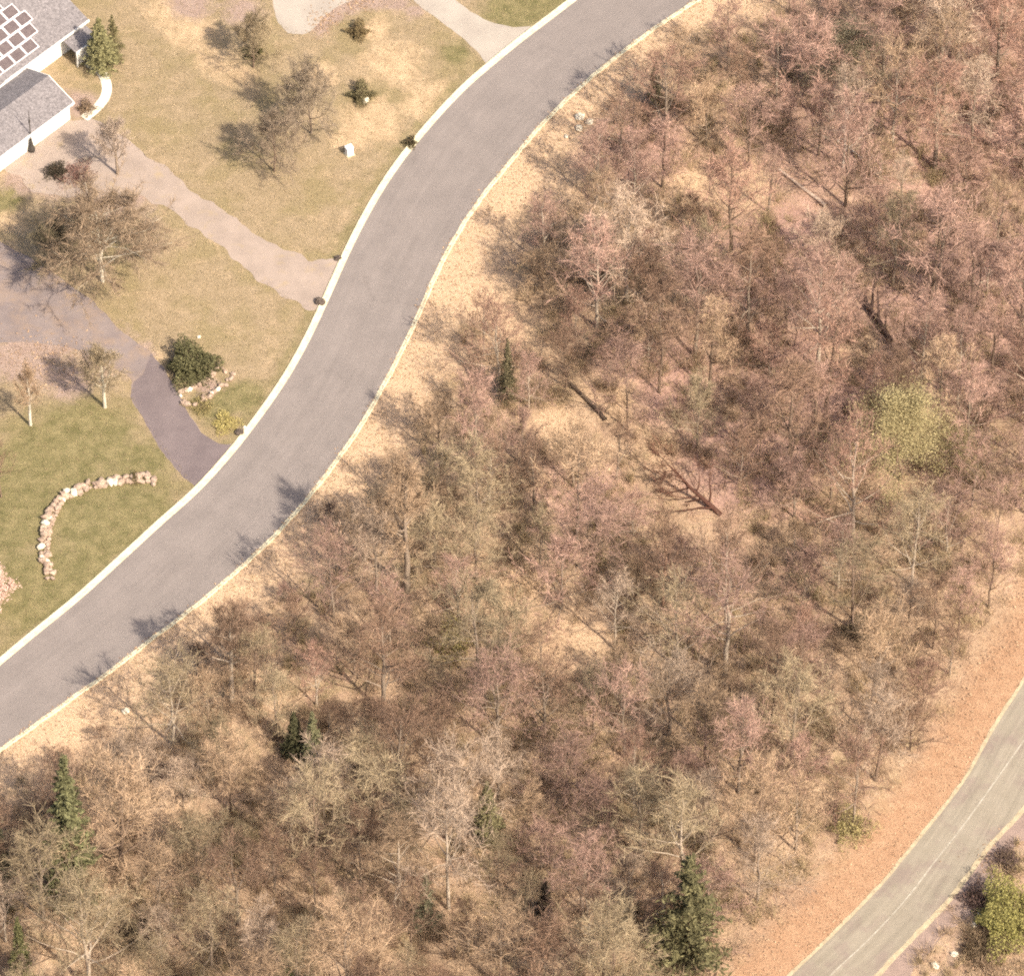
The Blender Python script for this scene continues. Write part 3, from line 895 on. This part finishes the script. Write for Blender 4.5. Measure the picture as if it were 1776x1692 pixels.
bush(1690, 1560, 1.6, 1.4, (.14, .09, .075), 'dark purplish bush on the dirt shoulder', 800, .16)
bush(1745, 1495, 1.7, 1.6, (.16, .11, .09), 'mauve-brown bush above the large yellow-green one', 900, .16)
bush(1700, 1650, 2.2, 1.8, (.14, .10, .06), 'dark brown bush below the large yellow-green one', 1400, .18)
bush(1490, 1100, 1.8, 1.8, (.13, .10, .06), 'dark bush in the wood left of the orange verge', 1000, .18)
bush(780, 1120, 2.6, 2.4, (.34, .285, .11), 'yellowish low bush in the middle of the wood', 1500, .16)
bush(1475, 1440, 2.4, 2.0, (.34, .285, .13), 'straw-green bush at the edge of the orange verge', 1400, .16)
tree('budding_tree', BUDS[0], 1562, 832, .95, 'round yellow-green budding tree standing out in the pinkish wood', 'tree', BRN, (.40, .335, .175), None, 1.42)
tree('budding_tree', BUDS[1], 1475, 170, .85, 'grey-green budding tree at the top of the wood', 'tree', BRN, (.34, .29, .19), None, 1.1)

# a fallen pale log and dark fallen limbs
def log(name, a, b, r0, r1, col, label, branches=4, lift=.25):
    xa, ya, za = gz(*a); xb, yb, zb = gz(*b)
    o = empty(name, (xa, ya, za)); tag(o, label, 'log', None)
    d = np.array((xb - xa, yb - ya, zb - za))
    P = [d * t + np.array((.12 * math.sin(t * 5), .1 * math.cos(t * 7), lift + r0 * .8)) for t in np.linspace(0, 1, 6)]
    rr_ = np.linspace(r0, r1, 6)
    t_ = obj('stem', mesh('stem', *tubes([(*P[i], *P[i + 1], rr_[i], rr_[i + 1]) for i in range(5)], 7), M_TRUNK), o); t_.color = (*col, 1)
    seg = []
    L = np.linalg.norm(d)
    for k_ in range(branches):
        f = .35 + .6 * k_ / max(1, branches - 1)
        p = P[min(4, int(f * 5))]
        q = p + (unit(d) * .8 + np.array((random.gauss(0, .5), random.gauss(0, .5), random.uniform(.1, .7)))) * L * .3
        seg.append((*p, *q, r1 * .9, .02))
        for _ in range(4):
            e_ = q + np.array((random.gauss(0, .5), random.gauss(0, .5), random.uniform(-.1, .5))) * L * .12
            seg.append((*(p + (q - p) * random.random()), *e_, .03, .012))
    if seg:
        t_ = obj('branches', mesh('branches', *tubes(seg, 4), M_TRUNK), o); t_.color = (*col, 1)
    return o
log('fallen_log', (1432, 362), (1352, 298), .26, .16, (.46, .34, .26), 'straight pale fallen log in the upper wood', 0, .15)
FALL = bare_tree(410, 9.5, .50, 13, 5, 12, .12, tw=(.02, .035), r0=.03)
ft = tree('fallen_tree', FALL, 1250, 893, 1.0, 'dark red-brown fallen tree with spreading limbs in mid wood', 'tree', (.085, .04, .028), (.12, .06, .04))
ft.rotation_mode = 'QUATERNION'
ft.rotation_quaternion = Vector((-.66, .52, .42)).to_track_quat('Z', 'Y')
log('fallen_log', (1050, 732), (990, 668), .22, .14, (.10, .07, .05), 'dark short fallen log near the dry verge', 2, .2)
log('fallen_log', (1150, 1045), (1215, 992), .20, .10, (.12, .08, .06), 'dark fallen limb slanting up to the right in mid wood', 2, .4)
log('fallen_log', (1545, 600), (1488, 505), .34, .2, (.08, .05, .04), 'thick dark fallen trunk in the pinkish upper wood', 5, .3)
log('fallen_log', (1400, 1375), (1345, 1330), .16, .1, (.12, .08, .06), 'thin dark fallen stick near the orange verge', 1, .2)

# prominent leafless trees at the edge of the wood
ledge = 'leafless trees standing out at the wood edge'
big = [
 (402, 1216, 1.0, THICK, PALE, (.19, .125, .085), .95, 'tall pale-trunked leafless tree casting a dark shadow near the kerb'),
 (706, 1024, 1.34, THICK, GREYB, T_TAN, .85, 'very tall leafless tree whose shadow reaches across the kerb'),
 (345, 1172, .52, BUSHY[1], DRK, (.13, .085, .06), 1.1, 'dark bushy tree standing in for shade left of the tall pale-trunked one'),  # dark-tinted tree added to deepen the tall tree's crown shadow
 (572, 915, .42, BUSHY[3], DRK, (.12, .08, .065), 1.0, 'dark twiggy tree standing in for the shadow over the kerb'),  # added where the very tall tree's shadow crosses the kerb; shade put into its tint
 (1150, 1050, .9, BARE[2], (.36, .22, .15), T_BROWN, .8, 'reddish-trunked leafless tree beside the slanting fallen limb'),
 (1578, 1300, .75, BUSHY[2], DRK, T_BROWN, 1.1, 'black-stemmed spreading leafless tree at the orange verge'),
 (1618, 1125, .8, BARE[3], BRN, T_BROWN, .9, 'leafless tree leaning over the top of the orange verge'),
 (1462, 290, 1.0, BARE[4], (.52, .45, .38), T_GREY, .9, 'whitish-limbed leafless tree beside the pale fallen log'),
 (690, 1395, 1.05, BARE[5], GREYB, T_BROWN, .9, 'leafless tree with a dark stem foot in the lower wood'),
 (655, 925, .5, BARE[6], BRN, (.22, .17, .12), 1.0, 'dark leafless tree close to the kerb bend'),
 (1660, 700, 1.0, BARE[7], (.42, .34, .26), T_MAUVE, .8, 'pale-stemmed leafless tree right of the yellow-green tree'),
]
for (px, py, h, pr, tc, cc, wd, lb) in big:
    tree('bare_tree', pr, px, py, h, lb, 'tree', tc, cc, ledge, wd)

# the mass of leafless trees: evenly scattered, each its own
WOOD = np.vstack([RC + normals(RC) * -2.0, [g(2000, -140), g(2000, 800)], [g(1880, 900)], (R2L + normals(R2L) * 6.0)[::-1], [g(1150, 2050), g(-250, 2050), g(-250, 1480)]])
bnd = WOOD.min(0), WOOD.max(0)
clear = [(800, 440, 4.5), (850, 520, 4), (900, 590, 3.5), (1280, 335, 4.2), (1210, 325, 3.5), (520, 930, 3), (290, 1440, 3.2), (960, 750, 3), (1000, 1120, 3.5), (250, 1255, 4), (470, 1180, 3), (1000, 215, 4), (900, 1010, 2.5), (1562, 815, 3.5), (1192, 1668, 2.5), (128, 1552, 2.2), (700, 700, 2.5), (300, 1500, 2), (1562, 900, 4.5), (1545, 960, 3.5), (1240, 945, 4.5), (1190, 900, 3.5), (1030, 790, 3.2), (1530, 660, 3.5), (1192, 1740, 4), (128, 1630, 3.5), (402, 1275, 3), (1400, 420, 3.5), (1080, 1660, 3), (945, 1650, 3), (1180, 1100, 3.5), (1578, 1340, 3), (880, 750, 3), (1475, 250, 3.5), (660, 985, 3), (610, 945, 3), (560, 905, 3), (360, 1180, 3), (310, 1140, 3.5), (850, 470, 4.5), (930, 560, 3), (700, 690, 3), (1130, 820, 3.5), (1180, 860, 4), (860, 1060, 3), (940, 1090, 3), (1500, 870, 3.5), (1490, 800, 3.5), (1625, 880, 3.5), (1200, 850, 5), (1225, 960, 5), (1170, 950, 4), (1270, 920, 4), (1390, 340, 3.2), (1425, 410, 3.5), (1515, 560, 3), (1020, 720, 2.8), (1000, 260, 4), (1235, 1730, 3.2), (515, 1370, 3.5), (480, 1330, 3), (560, 1365, 3), (880, 1070, 3.5), (700, 1090, 3), (560, 1180, 3)]
clearW = [(*g(a, b), c) for a, b, c in clear] + [(*g(b[0], b[1]), 2.6) for b in big]
pts = []
r_ = random.Random(21)
cand = np.random.default_rng(21).uniform(bnd[0], bnd[1], (14000, 2))
cand = cand[in_poly(cand[:, 0], cand[:, 1], WOOD)]
cand_d = line_dist(cand[:, 0], cand[:, 1], RC[::3])
cpy = np.array([topx(a, b)[1] for a, b in cand])
need = np.where((cpy > 230) & (cpy < 800), 6.5 + 4.0 * np.exp(-((cpy - 470) / 170) ** 2), 5.6)
cand = cand[cand_d > need]
for x, y in cand:
    if len(pts) >= 300: break
    if any((x - a) ** 2 + (y - b) ** 2 < c * c for a, b, c in clearW): continue
    qx, qy = topx(x, y)
    if qx < -70 or qx > 1850 or qy < -20 or qy > 1850: continue
    if any((x - a) ** 2 + (y - b) ** 2 < 4.4 ** 2 for a, b in pts): continue
    pts.append((x, y))
land = [(1562, 740, 'around the yellow-green budding tree'), (1475, 100, 'around the grey-green budding tree'), (1400, 330, 'near the pale fallen log'), (1190, 840, 'round the red-brown fallen tree'),
        (1020, 700, 'near the short dark log'), (1180, 1020, 'near the slanting fallen limb'), (1510, 550, 'near the thick dark trunk'), (1370, 1350, 'near the thin fallen stick'), (1192, 1560, 'around the large spruce'),
        (128, 1450, 'around the tall narrow spruce'), (500, 1660, 'near the short bright spruce'), (880, 640, 'near the slim grey-olive conifer'), (530, 1290, 'near the paired conifers'), (740, 1560, 'near the dull green conifer'),
        (940, 1500, 'above the blackish conifers'), (1135, 170, 'near the small olive conifer'), (260, 1620, 'near the dark brown bush'), (780, 1100, 'near the yellowish low bush'), (400, 1130, 'near the tall pale-trunked tree'), (655, 870, 'at the kerb bend'),
        (1578, 1280, 'near the black-stemmed tree'), (1490, 1080, 'left of the upper orange verge'), (1040, 210, 'by the white rock cluster'), (1720, 300, 'along the upper right picture edge'), (1720, 900, 'along the right picture edge'), (1280, 1200, 'in the wood above the large spruce'), (1080, 480, 'inside the bright upper clearing')]
ordn = ['leftmost', 'second from left', 'third from left', 'fourth from left', 'fifth from left', 'sixth from left', 'seventh from left', 'eighth from left', 'ninth from left', 'tenth from left', 'eleventh from left', 'twelfth from left', 'thirteenth from left', 'fourteenth from left', 'fifteenth from left', 'sixteenth from left', 'seventeenth from left', 'eighteenth from left', 'nineteenth from left', 'twentieth from left', 'third from right', 'second from right', 'rightmost']
rec = []
for x, y in pts:
    qx, qy = topx(x, y)
    j = min(range(len(land)), key=lambda i: (land[i][0] - qx) ** 2 + (land[i][1] - qy + 60) ** 2)
    rec.append((j, qx, qy, x, y))
count = {}
tot = {j: sum(1 for q in rec if q[0] == j) for j in range(len(land))}
tints = {'tan': T_TAN, 'mauve-brown': T_MAUVE, 'olive-brown': T_OLIVE, 'dark brown': T_BROWN, 'greyish': T_GREY, 'reddish': T_RED}
for j, qx, qy, x, y in sorted(rec):
    n_ = count.get(j, 0); count[j] = n_ + 1
    u_, v_ = qx / 1776, qy / 1692
    pink = max(0, u_ - .35) * max(0, 1.1 - v_ * .9) * 3
    ws = {'tan': 1.0, 'mauve-brown': .12 + pink * 3.0, 'olive-brown': .25 + 1.3 * v_ * (1.2 - u_), 'dark brown': .75 + .3 * v_, 'greyish': .6, 'reddish': .08 + pink * .8}
    nm = r_.choices(list(ws), list(ws.values()))[0]
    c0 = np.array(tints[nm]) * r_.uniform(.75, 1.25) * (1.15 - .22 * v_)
    dk = float(line_dist(np.array([x]), np.array([y]), RC[::3])[0])
    hs = r_.choice([r_.uniform(.5, .8), r_.uniform(.7, 1.0), r_.uniform(.95, 1.25)])
    pr = BUSHY[r_.randrange(4)] if r_.random() < .22 else BARE[r_.randrange(14)]
    if dk < 13.5 * hs:                       # low growth towards the kerb
        hs = dk / 13.5
        if hs < .5: pr, hs = BUSHY[r_.randrange(4)], max(.22, min(.7, (dk - 2.2) / 13.5))
    tree('bare_tree', pr, qx, qy, hs, f'{nm} leafless tree, {(ordn[n_] if n_ < 20 else ordn[23 - (tot[j] - n_)])} of those {land[j][2]}', 'tree',
         tuple(np.array(r_.choice([GREYB, BRN, PALE, GREYB]))), tuple(c0), 'leafless trees of the wood', r_.uniform(.8, 1.15))
print('trees', len(rec), count)

# ---------------------------------------------------------------- undergrowth, fallen leaves, dry grass
def scatter_wood(n, seed, margin=True):
    r = np.random.default_rng(seed)
    lo, hi = np.array(g(-80, 1760)), np.array(g(1850, -30))
    P = np.c_[r.uniform(lo[0] - 5, hi[0] + 5, n), r.uniform(lo[1], hi[1], n)]
    W_ = np.vstack([RC, [g(2000, -140), g(2000, 800)], [g(1880, 900)], R2L[::-1], [g(1150, 2050), g(-250, 2050), g(-250, 1480)]])
    return P[in_poly(P[:, 0], P[:, 1], W_)], r

P, r = scatter_wood(7500, 5)
cl = np.ones(len(P), bool)
for a, b, c in clearW: cl &= ((P[:, 0] - a) ** 2 + (P[:, 1] - b) ** 2) > (c * .45) ** 2
for a, b, c in [(1005, 215, 2.8), (1000, 245, 2.2), (1220, 860, 3.6), (1170, 820, 3), (1230, 915, 2.5), (1390, 330, 2.2), (1420, 360, 2.4), (1360, 310, 2), (1415, 395, 2), (1020, 700, 2), (1045, 745, 2), (1515, 550, 2.2), (1540, 610, 2.2), (1185, 1020, 2), (1185, 1065, 2),
                (850, 460, 4), (900, 560, 3), (1280, 335, 3.5), (1215, 325, 3), (290, 1440, 3), (285, 1390, 2.2), (1000, 1125, 3.5), (940, 1060, 2.5), (960, 750, 2.8), (520, 940, 3), (610, 950, 2), (660, 990, 1.8), (330, 1170, 1.8), (218, 1250, 2.5), (1000, 590, 2)]:
    x_, y_ = g(a, b); cl &= ((P[:, 0] - x_) ** 2 + (P[:, 1] - y_) ** 2) > c * c
d1 = line_dist(P[:, 0], P[:, 1], RC[::3]); d2 = line_dist(P[:, 0], P[:, 1], R2L[::3])
cl &= (d1 > 4.6 + 3.5 * np.sin(P[:, 1] * .23 + 1) ** 2) & (d2 > 6.0)
P = P[cl]
Z = hz(P[:, 0], P[:, 1])
segs = []
for (x, y), z in zip(P, Z):
    n = int(r.integers(30, 60)); hgt = r.uniform(.7, 2.6); rad = r.uniform(.5, 1.6)
    b = np.c_[x + r.normal(0, rad * .35, n), y + r.normal(0, rad * .35, n), np.full(n, z)]
    e = b + np.c_[r.normal(0, rad * .6, n), r.normal(0, rad * .6, n), hgt * (.4 + .6 * r.random(n))]
    segs.append(np.c_[b, e, np.full(n, .018), np.full(n, .007)])
for a, b, sx, n_ in [(1700, 1640, 2.4, 40), (1750, 1500, 1.6, 16), (1760, 1690, 2.5, 30), (1630, 1700, 1.8, 14)]:
    for _ in range(n_):
        x, y = np.array(g(a, b)) + r.normal(0, sx, 2)
        n = 50; hgt = r.uniform(.5, 1.6); rad = r.uniform(.4, 1.0)
        bb = np.c_[x + r.normal(0, rad * .35, n), y + r.normal(0, rad * .35, n), np.full(n, .0)]
        segs.append(np.c_[bb, bb + np.c_[r.normal(0, rad * .6, n), r.normal(0, rad * .6, n), hgt * (.4 + .6 * r.random(n))], np.full(n, .02), np.full(n, .008)])
segs = np.vstack(segs)
k = N('brush_twigs')
isl = k.n('ShaderNodeNewGeometry').outputs['Random Per Island']
c = k.mix(isl, (.24, .16, .105), (.46, .33, .215))
c = k.mix(k.rng(k.noise(.12, 3, .5), .45, .6, 0, .6), c, (.30, .24, .12))
k.col(c)
o = obj('undergrowth', mesh('undergrowth', *ribbons(segs, 1), k.m))
tag(o, 'low tangled brown brush covering the floor of the wood', 'undergrowth', kind='stuff')

P, r = scatter_wood(90000, 6)
D_ = []
for a, b, sx, n in [(60, 620, 2, 200), (110, 630, 2, 200), (560, 40, 1.0, 200), (620, 5, 1.2, 200), (1715, 1650, 2.0, 700), (1740, 1500, 1.5, 300), (1760, 1680, 2.5, 900)]:
    D_.append(np.array(g(a, b)) + r.normal(0, sx, (n, 2)))
for i in r.integers(0, len(RC), 1500): D_.append(RC[i:i + 1] + r.normal(0, .28, (1, 2)))
P = np.vstack([P] + D_)
Z = np.maximum(hz(P[:, 0], P[:, 1]), .03)
P3 = np.c_[P, Z + .03 + .05 * r.random(len(P))]
k = N('fallen_leaf')
isl = k.n('ShaderNodeNewGeometry').outputs['Random Per Island']
c = k.mix(isl, (.28, .175, .105), (.47, .32, .20))
k.col(c)
o = obj('fallen_leaves', mesh('fallen_leaves', *quads(P3, .14, r, .75, 1.4), k.m))
tag(o, 'dry fallen leaves strewn between the roads', 'leaves', kind='stuff')

# dry grass along the kerb and on the lawn
r = np.random.default_rng(9)
lo, hi = np.array(g(-60, 1250)), np.array(g(1100, -20))
P = np.c_[r.uniform(lo[0] - 3, hi[0], 60000), r.uniform(lo[1], hi[1], 60000)]
inY = in_poly(P[:, 0], P[:, 1], YARD)
for poly_ in ([(690, -25), (770, 42), (848, 116), (940, 44), (850, 38), (765, -25)], [(468, -25), (482, 40), (525, 60), (590, 10), (660, -25)], [(10, 292), (150, 345), (310, 375), (430, 472), (545, 542), (598, 448), (480, 427), (350, 343), (255, 272), (160, 205)],
              [(-60, 405), (110, 485), (215, 580), (300, 665), (350, 752), (428, 772), (347, 851), (245, 720), (228, 660), (130, 605), (-60, 600)], [(-150, -150), (240, -150), (190, 60), (190, 170), (140, 215), (10, 292), (-150, 380)]):
    inY &= ~in_poly(P[:, 0], P[:, 1], G(poly_))
inY &= line_dist(P[:, 0], P[:, 1], LC[::2]) > .6
P = P[inY]
n = len(P)
b = np.c_[P, np.zeros(n)]
e = b + np.c_[r.normal(0, .12, n), r.normal(0, .12, n), .06 + .14 * r.random(n)]
k = N('lawn_blade')
isl = k.n('ShaderNodeNewGeometry').outputs['Random Per Island']
c = k.mix(isl, (.20, .155, .08), (.42, .315, .19))
k.col(c)
o = obj('lawn_grass', mesh('lawn_grass', *tubes(np.c_[b, e, np.full(n, .022), np.full(n, .006)], 3), k.m))
tag(o, 'short dry blades of grass over the yard lawn', 'grass', kind='stuff')

P, r = scatter_wood(70000, 11)
d1 = line_dist(P[:, 0], P[:, 1], RC[::3])
P = P[(d1 > .45) & (d1 < 1 + 8 * r.random(len(P)))]
n = len(P)
b = np.c_[P, hz(P[:, 0], P[:, 1])]
e = b + np.c_[r.normal(0, .2, n), r.normal(0, .2, n), .15 + .35 * r.random(n)]
k = N('dry_verge_blade')
isl = k.n('ShaderNodeNewGeometry').outputs['Random Per Island']
k.col(k.mix(isl, (.38, .27, .13), (.60, .46, .27)))
o = obj('verge_grass', mesh('verge_grass', *tubes(np.c_[b, e, np.full(n, .02), np.full(n, .006)], 3), k.m))
tag(o, 'tall straw-coloured dry grass along the woodland kerb', 'grass', kind='stuff')
